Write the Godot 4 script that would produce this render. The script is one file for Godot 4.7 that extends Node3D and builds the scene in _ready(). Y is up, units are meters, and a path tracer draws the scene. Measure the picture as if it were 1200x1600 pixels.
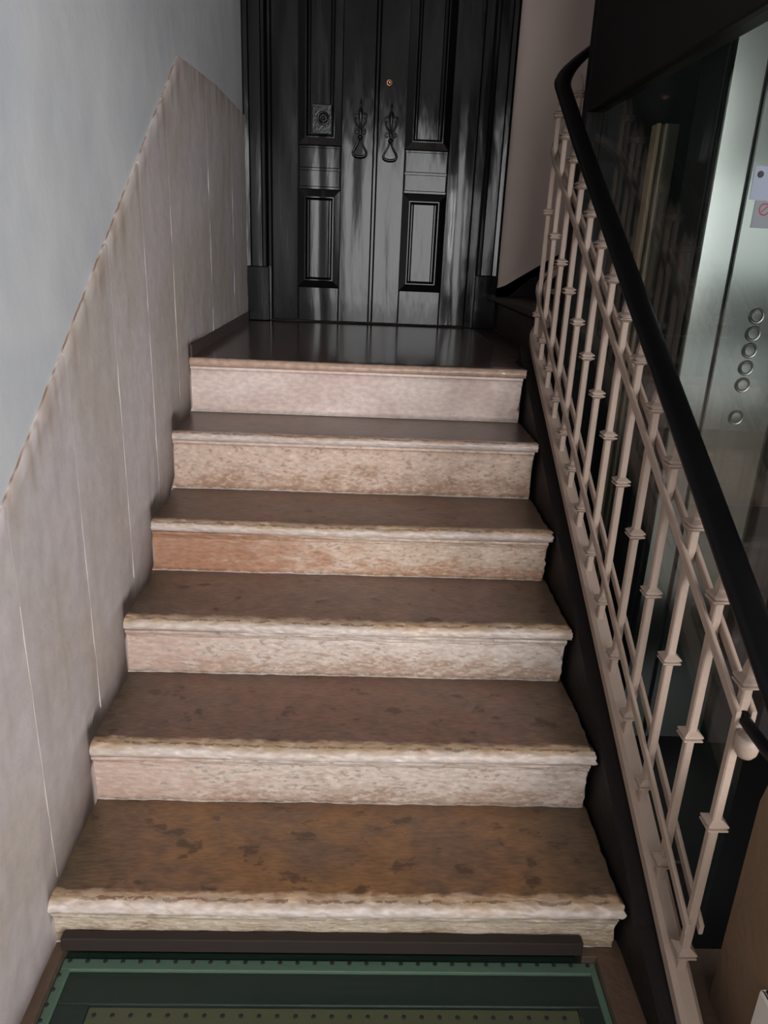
extends Node3D
# A stone staircase climbing to a black double door, with an iron railing and a glazed lift on its right.

const W := 1.15                                     # width of the flight
const NOSE := [-0.0349, -0.3085, -0.5999, -0.8858, -1.1722, -1.4507]   # z of each nosing
const TOP := [0.1659, 0.3253, 0.4863, 0.6441, 0.8328, 1.0190]          # height of each tread
const FLOOR_Y := 0.05
const BACK_Z := -2.86
const OVER := 0.018                                 # how far a nosing stands out over its riser

var taken := {}
var noise_a: FastNoiseLite
var noise_b: FastNoiseLite
var noise_c: FastNoiseLite


# ---------------------------------------------------------------- mesh helpers
class Soup:
	var tri := PackedVector3Array()
	var uv := PackedVector2Array()
	var col := PackedColorArray()
	var grp := PackedInt32Array()
	var gid := 1
	var has_uv := false
	var has_col := false

	func corner(p: Vector3, u: Vector2, c: Color) -> void:
		tri.append(p)
		uv.append(u)
		col.append(c)

	func face(a: Vector3, b: Vector3, c: Vector3, g: int, ua := Vector2.ZERO, ub := Vector2.ZERO, uc := Vector2.ZERO, ca := Color.WHITE, cb := Color.WHITE, cc := Color.WHITE) -> void:
		corner(a, ua, ca)
		corner(b, ub, cb)
		corner(c, uc, cc)
		grp.append(g)

	func flip(from_face: int) -> void:
		for f in range(from_face, grp.size()):
			var i := f * 3 + 1
			var p := tri[i]
			tri[i] = tri[i + 1]
			tri[i + 1] = p
			var u := uv[i]
			uv[i] = uv[i + 1]
			uv[i + 1] = u
			var c := col[i]
			col[i] = col[i + 1]
			col[i + 1] = c

	func orient(from_face: int) -> void:          # closed solid: front faces run clockwise
		var vol := 0.0
		var o := tri[from_face * 3]
		for f in range(from_face, grp.size()):
			vol += (tri[f * 3] - o).dot((tri[f * 3 + 1] - o).cross(tri[f * 3 + 2] - o))
		if vol > 0.0:
			flip(from_face)

	func loft(loops: Array, hard_around := true, hard_along := false, caps := true, uvs := [], cols := []) -> void:
		var start := grp.size()
		var m := loops.size()
		var n: int = loops[0].size()
		for i in m - 1:
			var la: PackedVector3Array = loops[i]
			var lb: PackedVector3Array = loops[i + 1]
			for j in n:
				var k := (j + 1) % n
				var g := gid + (j if hard_around else 0) + (i * n if hard_along else 0)
				var q := [Vector2.ZERO, Vector2.ZERO, Vector2.ZERO, Vector2.ZERO]
				if uvs:
					q = [uvs[i][j], uvs[i][k], uvs[i + 1][k], uvs[i + 1][j]]
				face(la[j], la[k], lb[k], g, q[0], q[1], q[2])
				face(la[j], lb[k], lb[j], g, q[0], q[2], q[3])
		gid += m * n + 1
		if caps:
			for e in [0, m - 1]:
				var l: PackedVector3Array = loops[e]
				var mid := Vector3.ZERO
				var um := Vector2.ZERO
				for j in n:
					mid += l[j] / n
					if uvs:
						um += uvs[e][j] / n
				for j in n:
					var k := (j + 1) % n
					if uvs:
						if e == 0:
							face(mid, l[k], l[j], gid, um, uvs[e][k], uvs[e][j])
						else:
							face(mid, l[j], l[k], gid, um, uvs[e][j], uvs[e][k])
					elif e == 0:
						face(mid, l[k], l[j], gid)
					else:
						face(mid, l[j], l[k], gid)
				gid += 1
		orient(start)

	func box(a: Vector3, b: Vector3, bevel := 0.002) -> void:
		var lo := Vector3(minf(a.x, b.x), minf(a.y, b.y), minf(a.z, b.z))
		var hi := Vector3(maxf(a.x, b.x), maxf(a.y, b.y), maxf(a.z, b.z))
		var d := hi - lo
		var e := minf(bevel, minf(d.x, minf(d.y, d.z)) * 0.4)
		var loops := []
		for lv in [[lo.y, e], [lo.y + e, 0.0], [hi.y - e, 0.0], [hi.y, e]]:
			var i: float = lv[1]
			var y: float = lv[0]
			loops.append(PackedVector3Array([
				Vector3(lo.x + i + e, y, lo.z + i), Vector3(hi.x - i - e, y, lo.z + i), Vector3(hi.x - i, y, lo.z + i + e), Vector3(hi.x - i, y, hi.z - i - e),
				Vector3(hi.x - i - e, y, hi.z - i), Vector3(lo.x + i + e, y, hi.z - i), Vector3(lo.x + i, y, hi.z - i - e), Vector3(lo.x + i, y, lo.z + i + e)]))
		loft(loops, true, true, true)

	func prism(outline: PackedVector2Array, at: Transform3D, depth: float) -> void:   # outline in x, y; depth along z
		var l0 := PackedVector3Array()
		var l1 := PackedVector3Array()
		for p in outline:
			l0.append(at * Vector3(p.x, p.y, 0))
			l1.append(at * Vector3(p.x, p.y, depth))
		loft([l0, l1], true, false, true)

	func lathe(profile: Array, at: Transform3D, sides := 20, hard := false) -> void:   # [radius, height] pairs round y
		var loops := []
		for p in profile:
			var l := PackedVector3Array()
			for j in sides:
				var a := TAU * (j + (0.5 if sides == 4 else 0.0)) / sides
				l.append(at * Vector3(cos(a) * p[0], p[1], sin(a) * p[0]))
			loops.append(l)
		loft(loops, sides <= 6, hard, true)

	func tube(path: PackedVector3Array, radius, sides := 8) -> void:
		var loops := []
		var n := path.size()
		var ref := Vector3.UP
		if absf((path[1] - path[0]).normalized().dot(ref)) > 0.9:
			ref = Vector3.RIGHT
		for i in n:
			var t := (path[mini(i + 1, n - 1)] - path[maxi(i - 1, 0)]).normalized()
			var u := (ref - t * ref.dot(t)).normalized()
			ref = u
			var v := t.cross(u)
			var r: float = radius[i] if radius is Array else radius
			var l := PackedVector3Array()
			for j in sides:
				var a := TAU * j / sides
				l.append(path[i] + (u * cos(a) + v * sin(a)) * r)
			loops.append(l)
		loft(loops, false, false, true)

	func patch(pts: Array, dir: Vector3, cols := []) -> void:       # a grid of points, facing dir
		var start := grp.size()
		for i in pts.size() - 1:
			for j in pts[0].size() - 1:
				var a: Vector3 = pts[i][j]
				var b: Vector3 = pts[i + 1][j]
				var c: Vector3 = pts[i + 1][j + 1]
				var d: Vector3 = pts[i][j + 1]
				if cols:
					face(a, b, c, gid, Vector2.ZERO, Vector2.ZERO, Vector2.ZERO, cols[i][j], cols[i + 1][j], cols[i + 1][j + 1])
					face(a, c, d, gid, Vector2.ZERO, Vector2.ZERO, Vector2.ZERO, cols[i][j], cols[i + 1][j + 1], cols[i][j + 1])
				else:
					face(a, b, c, gid)
					face(a, c, d, gid)
		gid += 1
		var nn := Vector3.ZERO
		for f in range(start, grp.size()):
			nn += (tri[f * 3 + 1] - tri[f * 3]).cross(tri[f * 3 + 2] - tri[f * 3])
		if nn.dot(dir) > 0.0:
			flip(start)

	func mesh() -> ArrayMesh:
		var st := SurfaceTool.new()
		st.begin(Mesh.PRIMITIVE_TRIANGLES)
		for f in grp.size():
			st.set_smooth_group(grp[f])
			for c in 3:
				if has_uv:
					st.set_uv(uv[f * 3 + c])
				if has_col:
					st.set_color(col[f * 3 + c])
				st.add_vertex(tri[f * 3 + c])
		st.generate_normals()
		st.index()
		return st.commit()


func numbered(called: String) -> String:
	var n: int = taken.get(called, 0)
	taken[called] = n + 1
	return called if n == 0 else "%s_%03d" % [called, n]


func put_name(o: Node, called: String, parent: Node) -> void:
	if parent == self:
		o.name = numbered(called)
	else:
		var n := 0
		var full := called
		while parent.has_node(NodePath(full)):
			n += 1
			full = "%s_%03d" % [called, n]
		o.name = full
	parent.add_child(o, true)


func obj(called: String, s: Soup, m: Material, parent: Node = self) -> MeshInstance3D:
	var o := MeshInstance3D.new()
	o.mesh = s.mesh()
	o.material_override = null
	o.mesh.surface_set_material(0, m)
	put_name(o, called, parent)
	return o


func share(called: String, mesh: Mesh, at: Transform3D, parent: Node) -> MeshInstance3D:
	var o := MeshInstance3D.new()
	o.mesh = mesh
	o.transform = at
	put_name(o, called, parent)
	return o


func group_node(called: String, parent: Node = self, at := Vector3.ZERO) -> Node3D:
	var o := Node3D.new()
	o.position = at
	put_name(o, called, parent)
	return o


func tag(o: Node, label: String, category: String, group := "") -> Node:
	o.set_meta("label", label)
	o.set_meta("category", category)
	if group:
		o.set_meta("group", group)
	return o


func structure(o: Node, label: String, category: String) -> Node:
	tag(o, label, category)
	o.set_meta("kind", "structure")
	return o


func boxed(called: String, a: Vector3, b: Vector3, m: Material, parent: Node = self, bevel := 0.003) -> MeshInstance3D:
	var s := Soup.new()
	s.box(a, b, bevel)
	return obj(called, s, m, parent)


# ---------------------------------------------------------------- materials
func mat(c: Color, rough := 0.6, metal := 0.0, spec := 0.5) -> StandardMaterial3D:
	var m := StandardMaterial3D.new()
	m.albedo_color = c
	m.roughness = rough
	m.metallic = metal
	m.metallic_specular = spec
	return m


func grain(seed_: int, freq: float, octaves := 4, size := 512) -> ImageTexture:
	var n := FastNoiseLite.new()
	n.seed = seed_
	n.noise_type = FastNoiseLite.TYPE_SIMPLEX_SMOOTH
	n.frequency = freq
	n.fractal_octaves = octaves
	var im := n.get_seamless_image(size, size)
	return ImageTexture.create_from_image(im)


func ramp(seed_: int, freq: float, a: Color, b: Color, octaves := 4, size := 512) -> ImageTexture:
	var n := FastNoiseLite.new()
	n.seed = seed_
	n.noise_type = FastNoiseLite.TYPE_SIMPLEX_SMOOTH
	n.frequency = freq
	n.fractal_octaves = octaves
	var src := n.get_seamless_image(size, size).get_data()
	var out := PackedByteArray()
	out.resize(size * size * 3)
	for i in size * size:
		var k := src[i] / 255.0
		out[i * 3] = int(255.0 * lerpf(a.r, b.r, k))
		out[i * 3 + 1] = int(255.0 * lerpf(a.g, b.g, k))
		out[i * 3 + 2] = int(255.0 * lerpf(a.b, b.b, k))
	return ImageTexture.create_from_image(Image.create_from_data(size, size, false, Image.FORMAT_RGB8, out))


func relief(m: StandardMaterial3D, tex: Texture2D, cm: float, scale: Vector3) -> StandardMaterial3D:
	m.heightmap_enabled = true
	m.heightmap_texture = tex
	m.heightmap_scale = cm
	m.uv1_triplanar = true
	m.uv1_world_triplanar = true
	m.uv1_scale = scale
	return m


func fnl(seed_: int, octaves := 4) -> FastNoiseLite:
	var n := FastNoiseLite.new()
	n.seed = seed_
	n.noise_type = FastNoiseLite.TYPE_SIMPLEX_SMOOTH
	n.frequency = 1.0
	n.fractal_octaves = octaves
	return n


# Stone of a tread: u across the flight, v from the back edge (0) to under the nosing (1).
func tread_material(k: int) -> StandardMaterial3D:
	var w := 832
	var h := 256
	var b := PackedByteArray()
	b.resize(w * h * 3)
	var hb := PackedByteArray()
	hb.resize(w * h)
	var base: Color = [Color8(122, 94, 74), Color8(124, 99, 86), Color8(134, 110, 98), Color8(126, 101, 88), Color8(116, 96, 87), Color8(92, 77, 72)][k]
	var warm: Color = [Color8(140, 102, 70), Color8(128, 95, 80), Color8(138, 109, 95), Color8(132, 100, 84), Color8(120, 96, 84), Color8(98, 78, 71)][k]
	var grey := Color8(98, 84, 68) if k < 4 else Color8(92, 79, 72)
	var light := Color8(222, 208, 199)
	var tan_ := Color8(206, 172, 138) if k < 4 else Color8(208, 176, 156)
	var spot := Color8(72, 54, 44)
	var amount: float = [0.12, 0.16, 0.21, 0.26, 0.6, 0.9][k]
	var edge: float = [0.80, 0.80, 0.81, 0.82, 0.82, 0.949][k]
	var oy := k * 17.3
	for y in h:
		var v := (y + 0.5) / h
		for x in w:
			var u := (x + 0.5) / w
			var n1 := noise_a.get_noise_2d(u * 3.0 + oy, v * 1.2)
			var n2 := noise_b.get_noise_2d(u * 14.0 + oy, v * 6.0)
			var n3 := noise_c.get_noise_2d(u * 30.0 + oy, v * 34.0)
			var c := base.lerp(warm, clampf(0.5 + n1 * 1.5 + n2 * 0.6, 0.0, 1.0))
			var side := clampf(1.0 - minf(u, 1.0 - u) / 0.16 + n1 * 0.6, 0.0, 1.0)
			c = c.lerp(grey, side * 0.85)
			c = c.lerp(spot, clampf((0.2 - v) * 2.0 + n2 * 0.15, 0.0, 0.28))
			c = c * (1.0 + n3 * 0.14 + n2 * 0.10)
			var sp := noise_b.get_noise_2d(u * 11.0 + oy * 2.0, v * 4.2 + 40.0) + n3 * 0.30
			if v < 0.83 and k < 5:
				c = c.lerp(spot, clampf((sp - amount - 0.24) * 4.0, 0.0, 0.6))
			var ragged := 1.0 if k < 5 else 0.08
			var front := v - edge + (n2 * 0.022 + n3 * 0.012) * ragged
			var f := clampf(front * (26.0 if k < 5 else 260.0), 0.0, 1.0)
			c = c.lerp(tan_.lerp(light, clampf((front - 0.045) * 14.0 + n1 * 0.5, 0.0, 1.0)) * (0.95 + n3 * 0.12), f)
			# chipped line along the nosing
			var line := absf(v - edge - 0.062 - n2 * 0.02)
			if line < 0.008 and n3 + n2 > -0.05 and k < 5:
				c = c.lerp(Color8(120, 88, 66), 0.65)
			if v > edge and k < 4 and n2 > 0.24 + 0.1 * n1:
				c = c.lerp(Color8(206, 182, 162), 0.35)
			var i := y * w + x
			b[i * 3] = clampi(int(c.r * 255.0), 0, 255)
			b[i * 3 + 1] = clampi(int(c.g * 255.0), 0, 255)
			b[i * 3 + 2] = clampi(int(c.b * 255.0), 0, 255)
			hb[i] = clampi(int(128.0 + n3 * 90.0 + n2 * 60.0 - (90.0 if line < 0.008 and n3 + n2 > -0.05 else 0.0)), 0, 255)
	var m := mat(Color.WHITE, [0.42, 0.42, 0.40, 0.38, 0.30, 0.15][k], 0.0, 0.5)
	m.albedo_texture = ImageTexture.create_from_image(Image.create_from_data(w, h, false, Image.FORMAT_RGB8, b))
	m.heightmap_enabled = true
	m.heightmap_texture = ImageTexture.create_from_image(Image.create_from_data(w, h, false, Image.FORMAT_L8, hb))
	m.heightmap_scale = 0.10 if k < 4 else 0.02
	m.texture_repeat = false
	return m


# Stone of a riser: v from its foot (0) to its head (1).
func riser_material(k: int) -> StandardMaterial3D:
	var w := 832
	var h := 128
	var b := PackedByteArray()
	b.resize(w * h * 3)
	var hb := PackedByteArray()
	hb.resize(w * h)
	var base: Color = [Color8(196, 180, 160), Color8(208, 192, 180), Color8(210, 194, 182), Color8(208, 184, 164), Color8(212, 186, 168), Color8(236, 216, 206)][k]
	var worn: Color = [Color8(150, 126, 100), Color8(168, 142, 124), Color8(166, 138, 118), Color8(176, 134, 106), Color8(168, 132, 108), Color8(216, 190, 180)][k]
	var rust := Color8(170, 120, 92)
	var pale := Color8(232, 222, 212)
	var oy := k * 11.7 + 100.0
	for y in h:
		var v := (y + 0.5) / h
		for x in w:
			var u := (x + 0.5) / w
			var n1 := noise_a.get_noise_2d(u * 4.0 + oy, v * 0.9)
			var n2 := noise_b.get_noise_2d(u * 13.0 + oy, v * 3.0)
			var n3 := noise_c.get_noise_2d(u * 34.0 + oy, v * 9.0)
			var c := base
			if k < 5:
				var low := clampf((0.42 - v) * 2.6 + n2 * 1.5 + n1 * 0.7 + 0.1, 0.0, 1.0)
				c = c.lerp(worn, low * 0.85)
				var fl := noise_c.get_noise_2d(u * 44.0 + oy, v * 12.0) + n2 * 0.8
				c = c.lerp(pale, clampf((fl - 0.34) * 3.0, 0.0, 0.42))
				c = c.lerp(Color8(128, 96, 76), clampf((-fl - 0.46) * 3.0, 0.0, 0.36))
			else:
				c = c.lerp(worn, clampf(n1 + 0.35 + (0.6 - v) * 0.3, 0.0, 0.8))
				if n2 * n2 + absf(n3) < 0.006:
					c = c.lerp(Color8(150, 110, 100), 0.5)
			if k == 3:
				c = c.lerp(rust, clampf((0.52 - u) * 2.4 + n2 * 0.5, 0.0, 0.75))
			if k == 1 or k == 2:
				c = c.lerp(Color8(206, 176, 160), clampf((0.3 - u) * 3.0 + n2 * 0.6, 0.0, 0.7))
			if v < 0.03 + n3 * 0.02:
				c = c.lerp(pale, 0.8)
			c = c * (1.0 + n3 * 0.09)
			var i := y * w + x
			b[i * 3] = clampi(int(c.r * 255.0), 0, 255)
			b[i * 3 + 1] = clampi(int(c.g * 255.0), 0, 255)
			b[i * 3 + 2] = clampi(int(c.b * 255.0), 0, 255)
			hb[i] = clampi(int(128.0 + n3 * 110.0 + n2 * 90.0), 0, 255)
	var m := mat(Color.WHITE, 0.5 if k < 5 else 0.35, 0.0, 0.5)
	m.albedo_texture = ImageTexture.create_from_image(Image.create_from_data(w, h, false, Image.FORMAT_RGB8, b))
	m.heightmap_enabled = true
	m.heightmap_texture = ImageTexture.create_from_image(Image.create_from_data(w, h, false, Image.FORMAT_L8, hb))
	m.heightmap_scale = 0.16 if k < 4 else 0.14 if k < 5 else 0.04
	m.texture_repeat = false
	return m


# ---------------------------------------------------------------- the steps
func tread_shape(k: int) -> Soup:
	var s := Soup.new()
	s.has_uv = true
	var zf: float = NOSE[k]
	var zb: float = NOSE[k + 1] - OVER - 0.02 if k < 5 else BACK_Z
	var y: float = TOP[k]
	var t := 0.034 if k < 4 else 0.030
	var r := t * 0.5
	var round_ := r * 1.25 if k < 4 else r
	var prof := []                                    # [z, y, v]
	var depth := zf - round_ - zb
	var vt := 0.86 if k < 5 else 0.955
	var tops := 14 if k < 5 else 26
	for i in tops:
		var f := float(i) / (tops - 1)
		prof.append([zb + depth * f, y, vt * f])
	for i in range(1, 13):
		var a := PI * i / 12.0
		prof.append([zf - round_ + sin(a) * round_, y - r + cos(a) * r, vt + (1.0 - vt) * i / 12.0])
	prof.append([zb, y - t, 1.0])
	var nx := 130
	var loops := []
	var uvs := []
	for i in nx + 1:
		var u := float(i) / nx
		var l := PackedVector3Array()
		var ul := []
		for j in prof.size():
			var p = prof[j]
			var z: float = p[0]
			var py: float = p[1]
			var x := u * W
			var live := j < prof.size() - 1 and j > 0
			if live:
				var near := clampf((p[2] - vt + 0.12) / 0.12, 0.0, 1.0)
				var rough := 1.0 if k < 4 else 0.25
				var n2 := noise_b.get_noise_2d(x * 9.0 + k * 7.0, z * 9.0 + py * 9.0)
				var n3 := noise_c.get_noise_2d(x * 40.0 + k * 5.0, p[2] * 22.0)
				py += rough * (n2 * 0.0016 + n3 * 0.0008) * (0.4 + near)
				py -= rough * 0.005 * near * exp(-pow((x - 0.56) / 0.30, 2.0))
				z += rough * near * (n3 * 0.0022 + n2 * 0.0022)
				var chip := noise_b.get_noise_2d(x * 22.0 + k * 31.0, p[2] * 14.0)
				if chip > 0.30 and near > 0.5:
					z -= rough * 0.004
					py -= rough * 0.002
			if i == nx:
				x += noise_c.get_noise_2d(p[2] * 30.0 + k * 3.0, 5.0) * (0.008 if k < 4 else 0.004) + (0.003 if p[2] > vt else -0.002)
			l.append(Vector3(x, py, z))
			ul.append(Vector2(u, p[2]))
		loops.append(l)
		uvs.append(ul)
	s.loft(loops, false, false, true, uvs)
	return s


func riser_shape(k: int) -> Soup:
	var s := Soup.new()
	s.has_uv = true
	var t := 0.034 if k < 4 else 0.030
	var yb: float = (TOP[k - 1] if k > 0 else FLOOR_Y) + 0.001
	var yt: float = TOP[k] - t + 0.002
	var zf: float = NOSE[k] - OVER
	var nx := 130
	var loops := []
	var uvs := []
	for i in nx + 1:
		var u := float(i) / nx
		var l := PackedVector3Array()
		var ul := []
		for j in 10:
			var f := j / 9.0
			var y := lerpf(yb, yt, f)
			var x := u * W
			var rough := 1.0 if k < 5 else 0.12
			var z := zf + rough * (noise_b.get_noise_2d(x * 8.0 + k * 9.0, y * 12.0) * 0.0045 + noise_c.get_noise_2d(x * 30.0 + k * 4.0, y * 60.0) * 0.0016)
			if j == 0:
				z += 0.002
			if i == nx:
				x += noise_c.get_noise_2d(y * 60.0, k * 9.0) * 0.007 - 0.008
			l.append(Vector3(x, y, z))
			ul.append(Vector2(u, f))
		l.append(Vector3(u * W, yt, zf - 0.03))
		ul.append(Vector2(u, 1))
		l.append(Vector3(u * W, yb, zf - 0.03))
		ul.append(Vector2(u, 0))
		loops.append(l)
		uvs.append(ul)
	s.loft(loops, false, false, true, uvs)
	return s


func fillet_shape(k: int) -> Soup:                     # the small moulding under a nosing
	var s := Soup.new()
	s.has_uv = true
	var t := 0.034 if k < 4 else 0.030
	var y: float = TOP[k] - t + 0.001
	var z: float = NOSE[k] - OVER - 0.012
	var pr := [Vector2(0, 0), Vector2(0.023, 0), Vector2(0.0235, -0.007), Vector2(0.021, -0.009), Vector2(0.018, -0.011), Vector2(0.0155, -0.016), Vector2(0.0145, -0.023), Vector2(0, -0.023)]
	if k < 4:
		pr = [Vector2(0, 0), Vector2(0.023, 0), Vector2(0.0225, -0.006), Vector2(0.020, -0.009), Vector2(0.017, -0.013), Vector2(0.0145, -0.019), Vector2(0.012, -0.022), Vector2(0, -0.022)]
	var loops := []
	var uvs := []
	var nx := 90
	for i in nx + 1:
		var u := float(i) / nx
		var l := PackedVector3Array()
		var ul := []
		for p in pr:
			var wear := (noise_b.get_noise_2d(u * 14.0 + k * 3.0, p.y * 60.0) * 0.004 if k < 4 else 0.0)
			l.append(Vector3(u * W - (0.006 if i == nx else 0.0), y + p.y, z + p.x + (minf(wear, 0.0015) if p.x > 0.005 else 0.0)))
			ul.append(Vector2(u, clampf(0.97 + p.y * 6.0, 0, 1)))
		loops.append(l)
		uvs.append(ul)
	s.loft(loops, true, false, true, uvs)
	return s


# ---------------------------------------------------------------- left wall
func step_y(z: float) -> float:
	var y := FLOOR_Y
	for k in 6:
		if z < NOSE[k]:
			y = TOP[k]
	return y


func dado_top(z: float) -> float:
	if z > -0.052:
		return 0.945
	return minf(0.97 + 0.663 * (-0.089 - z), 1.915 + 0.03 * clampf((-1.5 - z) / 0.6, 0.0, 1.0))


func nosing_line(z: float) -> float:
	return clampf(TOP[0] + 0.6026 * (NOSE[0] - z), FLOOR_Y, TOP[5])


func dado_slab(z0: float, z1: float, tone: float) -> Soup:
	var s := Soup.new()
	s.has_col = true
	var nz := maxi(3, int((z0 - z1) / 0.014))
	var ny := 84
	var front := []
	var cols := []
	var rim := [[], []]
	var rcol := [[], []]
	for i in nz + 1:
		var z := lerpf(z0 - 0.0012, z1 + 0.0012, float(i) / nz)
		var hi := dado_top(z) + noise_c.get_noise_2d(z * 60.0, 3.0) * 0.004
		var lo := nosing_line(z) - 0.17
		var col := []
		var row := []
		for j in ny + 1:
			var f := pow(float(j) / ny, 1.45)
			var y := lerpf(lo, hi, f)
			var x := 0.009 + noise_b.get_noise_2d(z * 7.0, y * 7.0) * 0.0022
			if j == ny:
				x = 0.004
			if j == ny - 1:
				y = hi - 0.004
			row.append(Vector3(x, y, z))
			var c := Color8(198, 188, 187).lerp(Color8(191, 180, 172), clampf(0.5 + noise_a.get_noise_2d(z * 2.0, y * 2.0 + 9.0) * 1.6, 0.0, 1.0)) * tone
			var streak := noise_b.get_noise_2d(z * 16.0 + 20.0, y * 0.8)
			c = c.lerp(Color8(158, 144, 130), clampf(streak * 0.5 - 0.08, 0.0, 0.25))
			# brown run-down under the chipped top edge
			var under := hi - y
			c = c.lerp(Color8(140, 116, 92), clampf((0.10 - under) * 5.0 * clampf(0.3 + streak * 3.0, 0.0, 1.0), 0.0, 0.4))
			# darker just over the treads and beside the risers
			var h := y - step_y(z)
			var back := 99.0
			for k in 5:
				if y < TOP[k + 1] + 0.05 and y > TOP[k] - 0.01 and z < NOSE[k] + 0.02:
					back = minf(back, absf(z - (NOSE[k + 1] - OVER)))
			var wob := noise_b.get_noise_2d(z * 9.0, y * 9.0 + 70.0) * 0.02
			var step_dark := 0.0
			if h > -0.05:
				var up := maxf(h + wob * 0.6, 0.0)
				step_dark = 1.1 * exp(-up / 0.095) * exp(-maxf(back - 0.01, 0.0) / 0.14) + 0.55 * exp(-up / 0.022) + 0.42 * exp(-maxf(back, 0.0) / 0.03)
			c = c.lerp(Color8(62, 51, 46), clampf(step_dark, 0.0, 0.88))
			col.append(c.srgb_to_linear())
		front.append(row)
		cols.append(col)
		rim[0].append(row[ny])
		rim[1].append(Vector3(-0.002, hi, z))
		var fleck := noise_c.get_noise_2d(z * 55.0, 40.0) + 0.5 * noise_b.get_noise_2d(z * 9.0, 12.0)
		var edge_c := Color8(150, 122, 104).lerp(Color8(214, 204, 196), clampf(0.5 + fleck * 2.2, 0.0, 1.0)).srgb_to_linear()
		rcol[0].append(edge_c)
		rcol[1].append(edge_c)
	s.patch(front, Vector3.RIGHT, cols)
	s.patch(rim, Vector3(0, 1, 0.3), rcol)
	for e in [0, nz]:
		var strip := [front[e], []]
		var cc := [cols[e], cols[e]]
		for p in front[e]:
			strip[1].append(Vector3(-0.002, p.y, p.z))
		s.patch(strip, Vector3(0, 0, 1 if e == 0 else -1), cc)
	return s


# ---------------------------------------------------------------- railing
const RX := 1.21
const CURVE_S := 1.92
const CURVE_R := 0.14


func rail_nose(s: float) -> float:
	return 0.1659 + 0.6026 * (s - 0.3349)


func rail_at(s: float, y: float, side := 0.0) -> Transform3D:   # x across (towards the lift), y up, z back down the flight
	var a := clampf((s - CURVE_S) / CURVE_R, 0.0, PI / 2)
	var p := Vector3(RX + CURVE_R * (1.0 - cos(a)), y, 0.30 - minf(s, CURVE_S) - CURVE_R * sin(a))
	var over := maxf(0.0, s - CURVE_S - CURVE_R * PI / 2)
	p += Vector3(sin(a), 0, -cos(a)) * over if over > 0.0 else Vector3.ZERO
	var across := Vector3(cos(a), 0, sin(a))
	return Transform3D(Basis(across, Vector3.UP, Vector3(-sin(a), 0, cos(a))), p + across * side)


func up_rail(s: float) -> float:
	return rail_nose(s) + 0.642 - 0.035 * (s - 0.21)


func low_rail(s: float) -> float:
	return rail_nose(s) + 0.197 - 0.036 * (s - 0.21)


func bottom_rail(s: float) -> float:
	return rail_nose(s) + 0.062 - 0.056 * (s - 0.21)


func stations(s0: float, s1: float) -> Array:
	var a := [s0]
	var s := s0
	while s < s1 - 1e-4:
		s = minf(s + (0.02 if s > CURVE_S - 0.03 and s < CURVE_S + 0.26 else 0.08), s1)
		a.append(s)
	return a


func bar_along(height: Callable, s0: float, s1: float, wide: float, tall: float, side := 0.0) -> Soup:
	var so := Soup.new()
	var loops := []
	for s in stations(s0, s1):
		var f := rail_at(s, height.call(s), side)
		var e := minf(wide, tall) * 0.22
		var l := PackedVector3Array()
		for p in [[-1, -1, 1, 0], [1, -1, -1, 0], [1, -1, 0, 1], [1, 1, 0, -1], [1, 1, -1, 0], [-1, 1, 1, 0], [-1, 1, 0, -1], [-1, -1, 0, 1]]:
			l.append(f * Vector3(p[0] * wide / 2 + p[2] * e, p[1] * tall / 2 + p[3] * e, 0))
		loops.append(l)
	so.loft(loops, true, false, true)
	return so


# ---------------------------------------------------------------- door hardware
func spiral(center: Vector3, r0: float, r1: float, a0: float, turns: float, z := 0.0) -> PackedVector3Array:
	var p := PackedVector3Array()
	for i in 22:
		var f := i / 21.0
		var a := a0 + turns * TAU * f
		var r := lerpf(r0, r1, f)
		p.append(center + Vector3(cos(a) * r, sin(a) * r, z))
	return p


func smooth_path(points: Array, steps := 6) -> PackedVector3Array:
	var c := Curve3D.new()
	for i in points.size():
		var d: Vector3 = (points[mini(i + 1, points.size() - 1)] - points[maxi(i - 1, 0)]) / 6.0
		c.add_point(points[i], -d, d)
	var out := PackedVector3Array()
	var n := (points.size() - 1) * steps
	for i in n + 1:
		out.append(c.sample(mini(int(float(i) / steps), points.size() - 2), float(i) / steps - mini(int(float(i) / steps), points.size() - 2)))
	return out


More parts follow.
